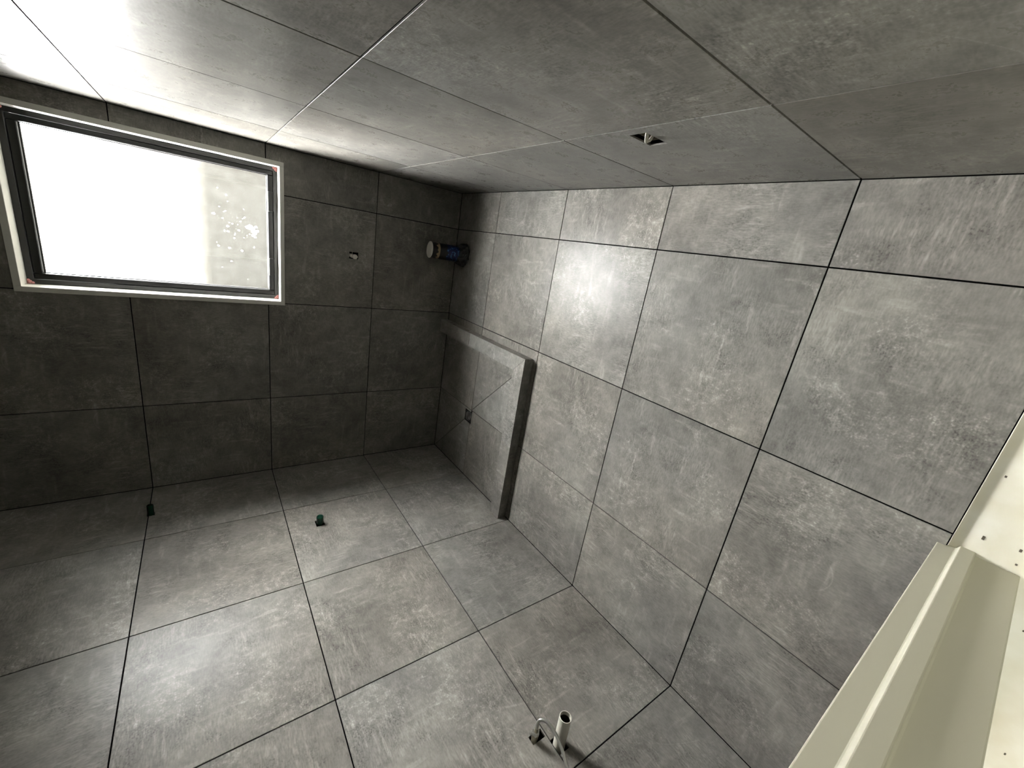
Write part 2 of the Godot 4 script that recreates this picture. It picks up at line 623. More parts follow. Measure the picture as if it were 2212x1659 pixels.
func build_shell():
	var back_top := -0.0042
	# window wall
	var w := struct_node("wall_back")
	var st := begin()
	plate(st, F_BACK, [-0.2, RW + 0.2, -0.2, CEIL + 0.2], back_top, -0.22, [deep(H_WIN, 0.0), deep(H_CAPS, 0.05)])
	commit("backing", st, M.backing, w)
	var win_h := [1.1015, 1.8715, 1.1025, 2.1585, 0.0]
	tile_grid(w, F_BACK, XJ, [0.0, YJ[1], YJ[2], YJ[3], YJ[4]], [win_h, deep(H_CAPS, 0.0)])
	# left wall
	w = struct_node("wall_left")
	st = begin()
	plate(st, F_LEFT, [-0.2, 2.95, -0.2, CEIL + 0.2], back_top, -0.2, [deep(H_VALVE, 0.05), deep(H_PIPE, 0.05), deep(H_PLUG1, 0.04), deep(H_PLUG2, 0.04)])
	commit("backing", st, M.backing, w)
	tile_grid(w, F_LEFT, [0.0, ZJ[1], ZJ[2], ZJ[3], ZJ[4], 2.757], YJ, [deep(H_VALVE, 0.0), deep(H_PIPE, 0.0), deep(H_PLUG1, 0.0), deep(H_PLUG2, 0.0)])
	# right wall
	w = struct_node("wall_right")
	st = begin()
	plate(st, F_RIGHT, [-0.2, 2.95, -0.2, CEIL + 0.2], back_top, -0.2, [deep(H_BOX, 0.055)])
	commit("backing", st, M.backing, w)
	tile_grid(w, F_RIGHT, [0.0, ZJ[1], ZJ[2], ZJ[3], ZJ[4], 2.757], YJ, [deep(H_BOX, 0.0)])
	# doorway wall
	w = struct_node("wall_front")
	st = begin()
	plate(st, F_FRONT, [-1.2, 3.2, -0.2, CEIL + 0.2], back_top, -0.125, [[DOOR[0] - 0.012, DOOR[1] + 0.012, -0.3, DOOR[2] + 0.012, 0.0]])
	commit("backing", st, M.plaster, w)
	tile_grid(w, F_FRONT, [0.0, XJ[1], DOOR[0] - 0.012], YJ, [])
	# floor: the shower bay keeps its own pieces
	w = struct_node("floor")
	st = begin()
	plate(st, F_FLOOR, [-0.2, RW + 0.2, -0.2, 2.7645], back_top, -0.2, [[0.412, 0.490, 0.415, 0.499, 0.06]])
	commit("backing", st, M.backing, w)
	var XS := [0.0, 0.5096, 1.1096, 1.7096, RW]
	var bay := [0.0, 1.012, 0.0, 1.012, 0.0]
	for i in 4:
		for j in 5:
			if i == 0 and j == 0:
				continue
			var r := [XS[i], XS[i + 1], ZJ[j], ZJ[j + 1]]
			if i < 2 and j < 2 and not (r[1] > 1.0 or r[3] > 1.0):
				continue
			if i == 0 and j == 4 or i == 1 and j == 4:
				pass
			if r[0] < 1.012 and r[2] < 1.012:
				tile(w, F_FLOOR, r, [bay])
			else:
				tile(w, F_FLOOR, r, [[-1.0, DOOR[0] - 0.0035, 2.7465, 3.0, 0.0], [DOOR[1] + 0.0035, 3.0, 2.7465, 3.0, 0.0]])
	# shower bay: four squares, two of them cut from corner to corner, all notched for the drain
	var e := 1.012
	var xc := 0.5096
	var zc := 0.4897
	var d0 := Vector2(0.4095, 0.4125)
	var d1 := Vector2(0.4925, 0.5015)
	var V := func(a, b): return Vector2(a, b)
	var pieces := [
		[V.call(0, 0), V.call(xc, 0), V.call(xc, zc), V.call(d1.x, zc), V.call(d1.x, d0.y), V.call(d0.x, d0.y)],
		[V.call(0, 0), V.call(d0.x, d0.y), V.call(d0.x, zc), V.call(0, zc)],
		[V.call(xc, 0), V.call(e, 0), V.call(e, zc), V.call(xc, zc)],
		[V.call(0, zc), V.call(d0.x, zc), V.call(d0.x, d1.y), V.call(d1.x, d1.y), V.call(xc, zc + (d1.y - zc)), V.call(xc, e), V.call(0, e)],
		[V.call(xc, zc), V.call(e, zc), V.call(e, e)],
		[V.call(xc, zc), V.call(e, e), V.call(xc, e)],
	]
	for p in pieces:
		poly_tile(w, F_FLOOR, p, -0.0005, 0.0085, "tile", GAP * 0.42)
	# metal strip along the doorway edge of the floor
	st = begin()
	box(st, Vector3(DOOR[0] + 0.001, -0.012, 2.7646), Vector3(DOOR[1] - 0.001, 0.0006, 2.7668), 0.0005)
	var strip := commit("trim_1", st, M.alu, self)
	strip.set_meta("kind", "structure")
	# ceiling
	st = begin()
	plate(st, F_CEIL, [-0.2, RW + 0.2, -0.2, 2.95], 0.0, -0.2, [])
	var c := commit("ceiling", st, M.ceiling, self)
	c.set_meta("kind", "structure")
	# hallway behind the doorway
	st = begin()
	plate(st, Frame.new(Vector3(0, -0.012, 0), Vector3.RIGHT, Vector3.BACK, Vector3.UP), [-1.2, 3.2, 2.7668, 5.2], 0.0, -0.19, [])
	var hf := commit("floor_hallway", st, M.hall, self)
	hf.set_meta("kind", "structure")
	# crumbs of mortar left on the hallway floor
	var gr := RandomNumberGenerator.new()
	gr.seed = 31
	st = begin()
	for k in 26:
		var x := gr.randf_range(0.55, 1.85)
		var z := 2.772 + 0.30 * gr.randf() * gr.randf() + (0.12 if x < 1.08 else 0.0)
		var h := gr.randf_range(0.0008, 0.0025)
		var q := Vector3(x, -0.012, z)
		box(st, q - Vector3(h * gr.randf_range(0.8, 2.4), 0.0, h), q + Vector3(h * gr.randf_range(0.8, 2.4), h * 0.8, h), h * 0.3)
	var grit := commit("floor_grit", st, M.drip, self)
	tag(grit, "crumbs of dark mortar scattered on the pale hallway floor", "debris")
	grit.set_meta("kind", "stuff")
	for wall in [["wall_hall_left", Vector3(-1.4, -0.2, 2.88), Vector3(-1.2, CEIL, 5.4)], ["wall_hall_right", Vector3(3.2, -0.2, 2.88), Vector3(3.4, CEIL, 5.4)], ["wall_hall_end", Vector3(-1.2, -0.2, 5.2), Vector3(3.2, CEIL, 5.4)]]:
		st = begin()
		box(st, wall[1], wall[2], 0.002)
		commit(wall[0], st, M.plaster, self).set_meta("kind", "structure")
	st = begin()
	box(st, Vector3(-1.4, CEIL, 2.95), Vector3(3.4, CEIL + 0.2, 5.4), 0.002)
	commit("ceiling_hallway", st, M.ceiling, self).set_meta("kind", "structure")

func build_hall_lamp():
	hall_lamp(Vector3(1.36, CEIL - 0.03, 3.01), 1.7, "long white ceiling lamp in the hallway just behind the doorway")
	hall_lamp(Vector3(-0.45, CEIL - 0.03, 3.30), 3.6, "added unseen fill lamp on the ceiling at the left end of the hallway")  # added out of view as fill light for the hallway floor

func hall_lamp(at: Vector3, energy: float, label: String):
	var o := base("ceiling_lamp", at)
	tag(o, label, "lamp", "hallway ceiling lamps")
	var st := begin()
	box(st, at + Vector3(-0.62, 0.0, -0.11), at + Vector3(0.62, 0.03, 0.11), 0.004)
	commit("housing", st, M.white, o)
	var em := mat(Color(0.9, 0.88, 0.78), 0.6)
	em.emission_enabled = true
	em.emission = Color(1.0, 0.995, 0.95)
	em.emission_energy_multiplier = 1.5
	st = begin()
	box(st, at + Vector3(-0.6, -0.006, -0.095), at + Vector3(0.6, 0.0, 0.095), 0.002)
	commit("diffuser", st, em, o)
	var l := AreaLight3D.new()
	l.name = "lamp_light"
	l.area_size = Vector2(1.2, 0.19)
	l.light_color = Color(1.0, 0.995, 0.95)
	l.light_energy = energy
	l.area_range = 12.0
	l.area_attenuation = 2.0
	l.shadow_enabled = true
	o.add_child(l)
	l.position = Vector3(0, -0.012, 0)
	l.rotation_degrees = Vector3(-90, 0, 0)

# ---------------------------------------------------------------- window
func ring(st: SurfaceTool, r0: Array, r1: Array, z0: float, z1: float, ch := 0.001):
	# four bars between an outer rectangle r0 and an inner one r1 ([x0, x1, y0, y1])
	box(st, Vector3(r0[0], r0[2], z0), Vector3(r1[0], r0[3], z1), ch)
	box(st, Vector3(r1[1], r0[2], z0), Vector3(r0[1], r0[3], z1), ch)
	box(st, Vector3(r1[0] - 0.0005, r0[2], z0), Vector3(r1[1] + 0.0005, r1[2], z1), ch)
	box(st, Vector3(r1[0] - 0.0005, r1[3], z0), Vector3(r1[1] + 0.0005, r0[3], z1), ch)

func build_window():
	var w := struct_node("window_1")
	var outer := [1.0992, 1.8742, 1.0990, 2.1615]
	var inner := [1.1226, 1.8502, 1.1206, 2.1372]
	var st := begin()
	ring(st, outer, inner, 0.0008, 0.0058, 0.001)
	commit("architrave", st, M.trim, w)
	st = begin()
	ring(st, [1.1035, 1.8695, 1.1045, 2.1565], inner, -0.21, 0.0010, 0.0006)
	commit("reveal_lining", st, M.trim, w)
	st = begin()
	var f1 := [1.1440, 1.8290, 1.1405, 2.1150]
	ring(st, inner, f1, -0.16, -0.084, 0.0015)
	commit("outer_frame", st, M.black, w)
	st = begin()
	var f2 := [1.1715, 1.8042, 1.1680, 2.0830]
	ring(st, [1.1450, 1.8280, 1.1415, 2.1140], f2, -0.15, -0.090, 0.003)
	commit("sash", st, M.black, w)
	st = begin()
	ring(st, [1.1712, 1.8045, 1.1677, 2.0833], [1.1745, 1.8010, 1.1710, 2.0800], -0.124, -0.116, 0.001)
	commit("gasket", st, M.gasket, w)
	st = begin()
	box(st, Vector3(1.1722, 1.1687, -0.131), Vector3(1.8035, 2.0823, -0.125), 0.0)
	commit("pane", st, M.glass, w)
	# hinges on the sill side, each with a white strip standing in for its highlight
	for xs in [[1.613, 1.720], [1.2575, 1.357]]:
		st = begin()
		box(st, Vector3(xs[0], 1.1445, -0.0915), Vector3(xs[1], 1.1655, -0.076), 0.0025)
		var h := commit("hinge", st, M.black, w)
		st = begin()
		box(st, Vector3(xs[0] + 0.001, 1.1655, -0.0905), Vector3(xs[1] - 0.001, 1.1690, -0.0775), 0.001)
		commit("hinge_highlight", st, M.trim, h)
		st = begin()
		tube(st, [Vector3(xs[0] + 0.004, 1.1435, -0.0775), Vector3(xs[1] - 0.004, 1.1435, -0.0775)], 0.0035, 8)
		commit("hinge_pin", st, M.black, h)
	# squeezed-out mounting foam in the four corners
	for c in [[1.8440, 1.1265, -1.0, 1.0], [1.1285, 1.1265, 1.0, 1.0], [1.1285, 2.1315, 1.0, -1.0], [1.8440, 2.1315, -1.0, -1.0]]:
		st = begin()
		foam(st, Vector3(c[0], c[1], -0.082), c[2], c[3])
		var fo := commit("mounting_foam", st, M.foam, w)
		fo.set_meta("label", "pink mounting foam in the frame corner")

func foam(st: SurfaceTool, at: Vector3, sx: float, sy: float):
	# three lumps piled into a corner wedge
	var r := RandomNumberGenerator.new()
	r.seed = int(at.x * 1000.0 + at.y * 7000.0)
	for k in [[0.0, 0.0, 0.0085], [0.011, -0.001, 0.006], [-0.001, 0.012, 0.0065], [0.006, 0.005, 0.006]]:
		var c := at + Vector3(sx * k[0], sy * k[1], 0.0)
		var prof := []
		for i in 7:
			var a := -PI / 2.0 + PI * i / 6.0
			prof.append(Vector2(cos(a) * k[2] * r.randf_range(0.85, 1.1), sin(a) * k[2] * 0.8))
		prof[0].x = 0.0
		prof[6].x = 0.0
		lathe(st, prof, 9, axis_at(c, Vector3(r.randf_range(-0.4, 0.4), r.randf_range(-0.4, 0.4), 1.0)))

# ---------------------------------------------------------------- outside
func build_outside():
	var st := begin()
	box(st, Vector3(-6.0, -0.5, -8.0), Vector3(8.0, -0.3, -0.221), 0.0)
	commit("ground", st, M.ground, self).set_meta("kind", "structure")
	var nb := base("boundary_wall", Vector3(-1.0, -0.3, -3.2))
	tag(nb, "taller plain boundary wall behind the splashed garden wall outside the window", "wall")
	st = begin()
	box(st, Vector3(-5.0, -0.3, -3.3), Vector3(2.9, 2.2, -3.0), 0.01)
	commit("wall_body", st, M.facade, nb)
	# rendered garden wall across from the window, its top rounded for a soft light gradient
	var o := base("garden_wall", Vector3(1.4, -0.3, -1.65))
	tag(o, "rendered garden wall with white splashes seen through the window", "wall")
	st = begin()
	box(st, Vector3(-3.0, -0.3, -1.70), Vector3(2.25, 1.420, -1.50), 0.0)
	commit("wall_body", st, M.stucco, o)
	st = begin()
	for i in 14:
		var a0 := PI / 2.0 * i / 14.0
		var a1 := PI / 2.0 * (i + 1) / 14.0
		var A := Vector3(0, 1.42 + 0.10 * sin(a0), -1.60 + 0.10 * cos(a0))
		var B := Vector3(0, 1.42 + 0.10 * sin(a1), -1.60 + 0.10 * cos(a1))
		var na := Vector3(0, sin(a0), cos(a0))
		var nb2 := Vector3(0, sin(a1), cos(a1))
		var xl := Vector3(-3.0, 0, 0)
		var xr := Vector3(2.25, 0, 0)
		for t in [[[A + xl, na], [B + xl, nb2], [B + xr, nb2]], [[A + xl, na], [B + xr, nb2], [A + xr, na]]]:
			var order := [0, 1, 2]
			if (t[1][0] - t[0][0]).cross(t[2][0] - t[0][0]).dot(na) > 0.0:
				order = [0, 2, 1]
			for k in order:
				st.set_normal(t[k][1])
				st.set_uv(Vector2.ZERO)
				st.add_vertex(t[k][0])
	box(st, Vector3(-3.0, 1.42, -1.70), Vector3(2.25, 1.52, -1.60), 0.0)
	commit("coping", st, M.stucco, o)
	# lime splashes and drips on the wall
	var r := RandomNumberGenerator.new()
	r.seed = 5
	var spots := [[1.468, 1.150, 0.020, 1.3], [1.455, 1.125, 0.022, 0.8], [1.437, 1.118, 0.014, 1.6], [1.425, 1.108, 0.016, 0.7], [1.410, 1.128, 0.011, 1.0], [1.478, 1.105, 0.013, 1.2], [1.448, 1.095, 0.012, 0.9], [1.395, 1.112, 0.008, 1.4]]
	for k in 34:
		spots.append([1.45 + r.randfn(0.0, 0.16), 1.28 + r.randfn(0.0, 0.07), 0.003 + 0.008 * r.randf() * r.randf(), r.randf_range(0.6, 1.8)])
	st = begin()
	for s in spots:
		var n := 9
		var ringp := []
		for k in n:
			var a := TAU * k / n
			var d: float = s[2] * r.randf_range(0.6, 1.25)
			ringp.append(Vector3(s[0] + cos(a) * d, s[1] + sin(a) * d * s[3], -1.4985))
		var c := Vector3(s[0], s[1], -1.4955)
		for k in n:
			var p: Vector3 = ringp[k]
			var q: Vector3 = ringp[(k + 1) % n]
			tri(st, [c, p, q], Vector3.BACK)
			quad(st, p, q, q - Vector3(0, 0, 0.0025), p - Vector3(0, 0, 0.0025), (p - c).normalized())
	var sp := commit("lime_splash", st, M.lime, o)
	sp.set_meta("kind", "stuff")

# ---------------------------------------------------------------- door frame
func extrude(st: SurfaceTool, prof: Array, place: Callable, outward: Callable):
	for i in prof.size():
		var a: Vector2 = prof[i]
		var b: Vector2 = prof[(i + 1) % prof.size()]
		var d := b - a
		var n := Vector2(d.y, -d.x).normalized()
		var P: Array = place.call(a)
		var Q: Array = place.call(b)
		quad(st, P[0], Q[0], Q[1], P[1], outward.call(n))
	var ids := Geometry2D.triangulate_polygon(PackedVector2Array(prof))
	for k in range(0, ids.size(), 3):
		for e in 2:
			var T := []
			for w in 3:
				var P: Array = place.call(prof[ids[k + w]])
				T.append(P[e])
			var P0: Array = place.call(prof[0])
			tri(st, T, (P0[e] - P0[1 - e]).normalized())

func build_door_frame():
	var d := struct_node("door_1")
	# section: x measured from the frame's face into the opening, y is z in the room; counter-clockwise
	var sec := [
		Vector2(-0.0115, 2.7466), Vector2(-0.0052, 2.7464), Vector2(-0.0036, 2.7470), Vector2(-0.0030, 2.7484),
		Vector2(-0.0016, 2.7780), Vector2(-0.0006, 2.7800), Vector2(0.0014, 2.7815), Vector2(0.0072, 2.7838), Vector2(0.0088, 2.7850), Vector2(0.0092, 2.7866),
		Vector2(0.0092, 2.8100), Vector2(0.0084, 2.8120), Vector2(0.0066, 2.8128), Vector2(0.0022, 2.8132), Vector2(0.0006, 2.8144),
		Vector2(0.0, 2.8170), Vector2(0.0, 2.8850), Vector2(-0.0010, 2.8872), Vector2(-0.0030, 2.8880), Vector2(-0.0115, 2.8880)]
	for side in 2:
		var s := 1.0 if side == 0 else -1.0
		var x0: float = DOOR[side]
		var st := begin()
		extrude(st, sec, func(p): return [Vector3(x0 + s * p.x, -0.0118, p.y), Vector3(x0 + s * p.x, DOOR[2] + 0.01, p.y)], func(n): return Vector3(s * n.x, 0, n.y))
		commit("jamb", st, M.steel, d)
	var st2 := begin()
	extrude(st2, sec, func(p): return [Vector3(DOOR[0] - 0.0115, DOOR[2] - p.x, p.y), Vector3(DOOR[1] + 0.0115, DOOR[2] - p.x, p.y)], func(n): return Vector3(0, -n.x, n.y))
	commit("head", st2, M.steel, d)

# ---------------------------------------------------------------- shower curb
func build_curb():
	var o := base("shower_curb", Vector3(1.01, 0, 1.01))
	tag(o, "low tiled L-shaped curb around the corner shower floor", "shower curb")
	var xo := 1.0583
	var zo := 1.0575
	var xi := 0.9672
	var zi := 0.9615
	var h := 0.060
	var t := 0.008
	# core
	var st := begin()
	box(st, Vector3(xi + t, -0.009, 0.001), Vector3(xo - t, h - t, zo - t), 0.0)
	box(st, Vector3(0.001, -0.009, zi + t), Vector3(xi + t, h - t, zo - t), 0.0)
	commit("core", st, M.backing, o)
	var g := 0.0011
	var V := func(a, b): return Vector2(a, b)
	# top strips, mitred at the corner
	var z_cut := 0.435
	var x_cut := 0.5096
	for p in [
		[V.call(xi, 0.001), V.call(xo, 0.001), V.call(xo, z_cut), V.call(xi, z_cut)],
		[V.call(xi, z_cut), V.call(xo, z_cut), V.call(xo, zo), V.call(xi, zi)],
		[V.call(x_cut, zi), V.call(xi, zi), V.call(xo, zo), V.call(x_cut, zo)],
		[V.call(0.001, zi), V.call(x_cut, zi), V.call(x_cut, zo), V.call(0.001, zo)]]:
		poly_tile(o, F_FLOOR, p, h, t, "top_tile", g * 0.6)
	# outer and inner faces
	var side := [[Frame.new(Vector3(xo - 0.0005, 0, 0), Vector3.BACK, Vector3.UP, Vector3.RIGHT), [0.001, z_cut, zo - t]], [Frame.new(Vector3(xi + 0.0005, 0, 0), Vector3.BACK, Vector3.UP, Vector3.LEFT), [0.001, z_cut, zi]],
		[Frame.new(Vector3(0, 0, zo - 0.0005), Vector3.RIGHT, Vector3.UP, Vector3.BACK), [0.001, x_cut, xo - 0.0006]], [Frame.new(Vector3(0, 0, zi + 0.0005), Vector3.RIGHT, Vector3.UP, Vector3.FORWARD), [0.001, x_cut, xi]]]
	for s in side:
		for k in 2:
			var a: float = s[1][k]
			var b: float = s[1][k + 1]
			poly_tile(o, s[0], [V.call(a + g * 0.5, 0.0005), V.call(b - g * 0.5, 0.0005), V.call(b - g * 0.5, h - t - 0.0006), V.call(a + g * 0.5, h - t - 0.0006)], 0.0, t - 0.001, "side_tile")

# ---------------------------------------------------------------- drain
func build_drain():
	var c := Vector3(0.451, -0.004, 0.457)
	var o := base("floor_drain", c)
	tag(o, "square black drain with a round slotted grate in the shower floor", "drain")
	var st := begin()
	var fr := Frame.new(Vector3(0, -0.0035, 0), Vector3.RIGHT, Vector3.BACK, Vector3.UP)
	plate(st, fr, [0.4125, 0.4895, 0.4155, 0.4985], 0.0, -0.004, [[0.426, 0.476, 0.432, 0.482, 0.0]], 0.0008)
	commit("frame_plate", st, M.black, o)
	var turn := Transform3D(Basis(Vector3.UP, 0.5), Vector3(0.451, -0.004, 0.457))
	st = begin()
	lathe(st, [Vector2(0.0285, -0.003), Vector2(0.0345, -0.003), Vector2(0.0345, 0.002), Vector2(0.0335, 0.0028), Vector2(0.0295, 0.0028), Vector2(0.0285, 0.002), Vector2(0.0285, -0.003)], 28, turn)
	commit("grate_rim", st, M.drain, o)
	for k in 6:
		var a := -0.0225 + 0.009 * k
		var l := sqrt(0.0285 * 0.0285 - a * a)
		st = begin()
		box(st, Vector3(-l, -0.002, a - 0.002), Vector3(l, 0.0018, a + 0.002), 0.0006)
		var bar := commit("grate_bar", st, M.drain, o)
		bar.transform = Transform3D(Basis.IDENTITY, -o.position) * turn
	st = begin()
	lathe(st, [Vector2(0.0345, -0.004), Vector2(0.0345, -0.05), Vector2(0.0, -0.05)], 20, Transform3D(Basis.from_scale(Vector3(1, 1, 1)), Vector3(0.451, -0.006, 0.457)))
	commit("drain_cup", st, M.gasket, o)

# ---------------------------------------------------------------- waste pipe and valve on the left wall
func build_pipes():
	var p := base("waste_pipe", Vector3(0, 0.5605, 2.209))
	tag(p, "white plastic waste pipe stub sticking out of the left wall", "pipe")
	var st := begin()
	var xf := axis_at(Vector3(-0.05, 0.5595, 2.2085), Vector3(1.0, -0.002, -0.03))
	lathe(st, [Vector2(0.0213, 0.0), Vector2(0.0213, 0.1745), Vector2(0.0209, 0.1755), Vector2(0.0189, 0.1755), Vector2(0.0185, 0.1745), Vector2(0.0185, 0.160)], 32, xf)
	commit("pipe_wall", st, M.pvc, p)
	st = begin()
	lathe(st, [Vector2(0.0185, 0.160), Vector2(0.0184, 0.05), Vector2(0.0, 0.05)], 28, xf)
	commit("pipe_inside", st, M.pipe_shade, p)

	var v := base("angle_valve", Vector3(0, 0.629, 2.1525))
	tag(v, "metal water outlet with a braided hose beside the white waste pipe", "valve")
	var a0 := Vector3(0.0, 0.6325, 2.1535)
	st = begin()
	xf = axis_at(a0 + Vector3(-0.045, 0, 0), Vector3.RIGHT)
	lathe(st, [Vector2(0.0105, 0.0), Vector2(0.0105, 0.052), Vector2(0.0118, 0.053), Vector2(0.0118, 0.070), Vector2(0.0110, 0.072), Vector2(0.0095, 0.073), Vector2(0.0, 0.073)], 20, xf)
	commit("valve_body", st, M.brushed, v)
	st = begin()
	lathe(st, [Vector2(0.0, 0.073), Vector2(0.0125, 0.073), Vector2(0.0132, 0.0745), Vector2(0.0132, 0.086), Vector2(0.0125, 0.0875), Vector2(0.0085, 0.088)], 6, xf)
	commit("nut", st, M.chrome, v)
	st = begin()
	tube(st, [a0 + Vector3(0.034, 0.010, -0.004), a0 + Vector3(0.034, 0.021, -0.009)], 0.0042, 10)
	var hnd := commit("tap_handle", st, M.chrome, v)
	st = begin()
	box(st, a0 + Vector3(0.030, 0.019, -0.014), a0 + Vector3(0.038, 0.024, 0.002), 0.002)
	commit("handle_wing", st, M.chrome, hnd)
	st = begin()
	tube(st, [a0 + Vector3(0.043, 0, 0), a0 + Vector3(0.060, -0.0003, -0.0005)], 0.0074, 14)
	commit("ferrule", st, M.brushed, v)
	st = begin()
	var path := curve([a0 + Vector3(0.052, 0, 0), Vector3(0.069, 0.6345, 2.1535), Vector3(0.088, 0.6335, 2.1530), Vector3(0.0995, 0.626, 2.1570), Vector3(0.1025, 0.6150, 2.1720), Vector3(0.099, 0.6090, 2.197), Vector3(0.090, 0.6085, 2.228), Vector3(0.079, 0.613, 2.262), Vector3(0.066, 0.622, 2.297), Vector3(0.054, 0.620, 2.345), Vector3(0.045, 0.600, 2.395), Vector3(0.037, 0.555, 2.435), Vector3(0.031, 0.49, 2.455), Vector3(0.028, 0.42, 2.46)], 8)
	tube(st, path, 0.0055, 12, true, 0.025)
	commit("braided_hose", st, M.chrome, v)
	st = begin()
	lathe(st, [Vector2(0.0, 0.0), Vector2(0.0085, 0.0), Vector2(0.0095, 0.001), Vector2(0.0095, 0.016), Vector2(0.0085, 0.0175), Vector2(0.0062, 0.018)], 6, axis_at(Vector3(0.028, 0.404, 2.4603), Vector3.UP))
	commit("hose_nut", st, M.chrome, v)

# ---------------------------------------------------------------- open outlet box on the right wall
func build_outlet_box():
	var o := base("outlet_box", Vector3(RW, 0.499, 1.939))
	tag(o, "open wall box with a white cable loop in the right wall", "outlet box")
	var st := begin()
	# thin box liner: four walls and a back
	var y0 := 0.4565
	var y1 := 0.5415
	var z0 := 1.9155
	var z1 := 1.9630
	var xa := RW + 0.0115
	var xb := RW + 0.060
	box(st, Vector3(xa, y0, z0), Vector3(xb, y0 + 0.0018, z1), 0.0004)
	box(st, Vector3(xa, y1 - 0.0018, z0), Vector3(xb, y1, z1), 0.0004)
	box(st, Vector3(xa, y0, z0), Vector3(xb, y1, z0 + 0.0018), 0.0004)
	box(st, Vector3(xa, y0, z1 - 0.0018), Vector3(xb, y1, z1), 0.0004)
	box(st, Vector3(xb - 0.0018, y0, z0), Vector3(xb, y1, z1), 0.0004)
	commit("box_liner", st, M.dark_box, o)
	st = begin()
	for k in 3:
		var dy := 0.0042 * (k - 1)
		var dz := 0.0010 * (k % 2)
		st = begin()
		tube(st, curve([Vector3(RW + 0.055, 0.529 + dy, 1.957 + dz), Vector3(RW + 0.02, 0.528 + dy, 1.9555 + dz), Vector3(RW - 0.003, 0.524 + dy, 1.9530 + dz), Vector3(RW - 0.0105 + 0.003 * (1 - k), 0.515 + dy * 0.8, 1.9495), Vector3(RW - 0.004, 0.504 + dy * 0.6, 1.9485), Vector3(RW + 0.015, 0.494 + dy * 0.5, 1.9480), Vector3(RW + 0.055, 0.486 + dy * 0.5, 1.947)], 6), 0.0026, 8)
		commit("cable_strand", st, M.white, o)
	st = begin()
	tube(st, curve([Vector3(RW + 0.056, 0.480, 1.955), Vector3(RW + 0.024, 0.478, 1.9535), Vector3(RW + 0.014, 0.474, 1.950), Vector3(RW + 0.024, 0.468, 1.946), Vector3(RW + 0.056, 0.466, 1.944)], 5), 0.0022, 8)
	commit("wire", st, M.pvc, o)

# ---------------------------------------------------------------- green plugs in the left wall
func make_plug(called: String, at: Vector3, dir: Vector3, rad: float, reach: float, label: String):
	var o := base(called, at)
	tag(o, label, "pipe plug", "green pipe plugs in the left wall")
	var xf := axis_at(at - dir * 0.04, dir)
	var L := reach + 0.04
	var st := begin()
	lathe(st, [Vector2(rad * 0.62, 0.0), Vector2(rad * 0.62, 0.034), Vector2(rad, 0.034), Vector2(rad, L - 0.005), Vector2(rad * 0.95, L - 0.0015), Vector2(rad * 0.86, L), Vector2(rad * 0.52, L), Vector2(rad * 0.48, L - 0.003), Vector2(0.0, L - 0.003)], 28, xf)
	commit("plug_body", st, M.green, o)
	st = begin()
	lathe(st, [Vector2(rad * 0.99, 0.037), Vector2(rad * 1.08, 0.039), Vector2(rad * 1.08, 0.046), Vector2(rad * 0.99, 0.048)], 28, xf)
	commit("collar", st, M.green, o)
	st = begin()
	var c := xf * Vector3(0, L - 0.001, 0)
	box(st, Vector3(-rad * 0.11, -0.003, -rad * 0.5), Vector3(rad * 0.11, 0.002, rad * 0.5), 0.0007)
	var b := commit("grip_bar", st, M.green, o)
	b.transform = Transform3D(xf.basis, c - o.position)

func build_plugs():
	make_plug("pipe_plug", Vector3(0, 1.0265, 0.679), Vector3(1, 0.03, 0.0).normalized(), 0.0185, 0.044, "green pipe plug in a square hole mid-height on the left wall")
	make_plug("pipe_plug", Vector3(0, 1.7735, 0.276), Vector3(1, 0.0, -0.05).normalized(), 0.0145, 0.055, "dark green pipe plug high on the left wall, on a tile joint by the window")

# ---------------------------------------------------------------- capped outlets below the window
func build_caps():
	var o := base("capped_outlet", Vector3(1.434, 0.712, 0))
	tag(o, "two white end caps in a small square hole below the window", "pipe caps")
	for k in [[Vector3(1.4305, 0.7105, -0.05), Vector3(1.4325, 0.7125, 0.036), 0.0145], [Vector3(1.4350, 0.7262, -0.05), Vector3(1.4350, 0.7255, 0.014), 0.0122]]:
		var st := begin()
		var d: Vector3 = k[1] - k[0]
		var L := d.length()
		var r: float = k[2]
		lathe(st, [Vector2(r * 0.72, 0.0), Vector2(r * 0.72, L - 0.022), Vector2(r, L - 0.021), Vector2(r, L - 0.004), Vector2(r * 0.92, L - 0.001), Vector2(r * 0.7, L + 0.0012), Vector2(r * 0.4, L + 0.002), Vector2(0, L + 0.0022)], 24, axis_at(k[0], d))
		commit("end_cap", st, M.white, o)
	var st2 := begin()
	tube(st2, curve([Vector3(1.4440, 0.7240, -0.045), Vector3(1.4445, 0.7235, -0.005), Vector3(1.4480, 0.7230, 0.004), Vector3(1.4600, 0.7235, 0.002), Vector3(1.4615, 0.7235, -0.001)], 5), 0.0011, 6)
	commit("wire", st2, M.brushed, o)

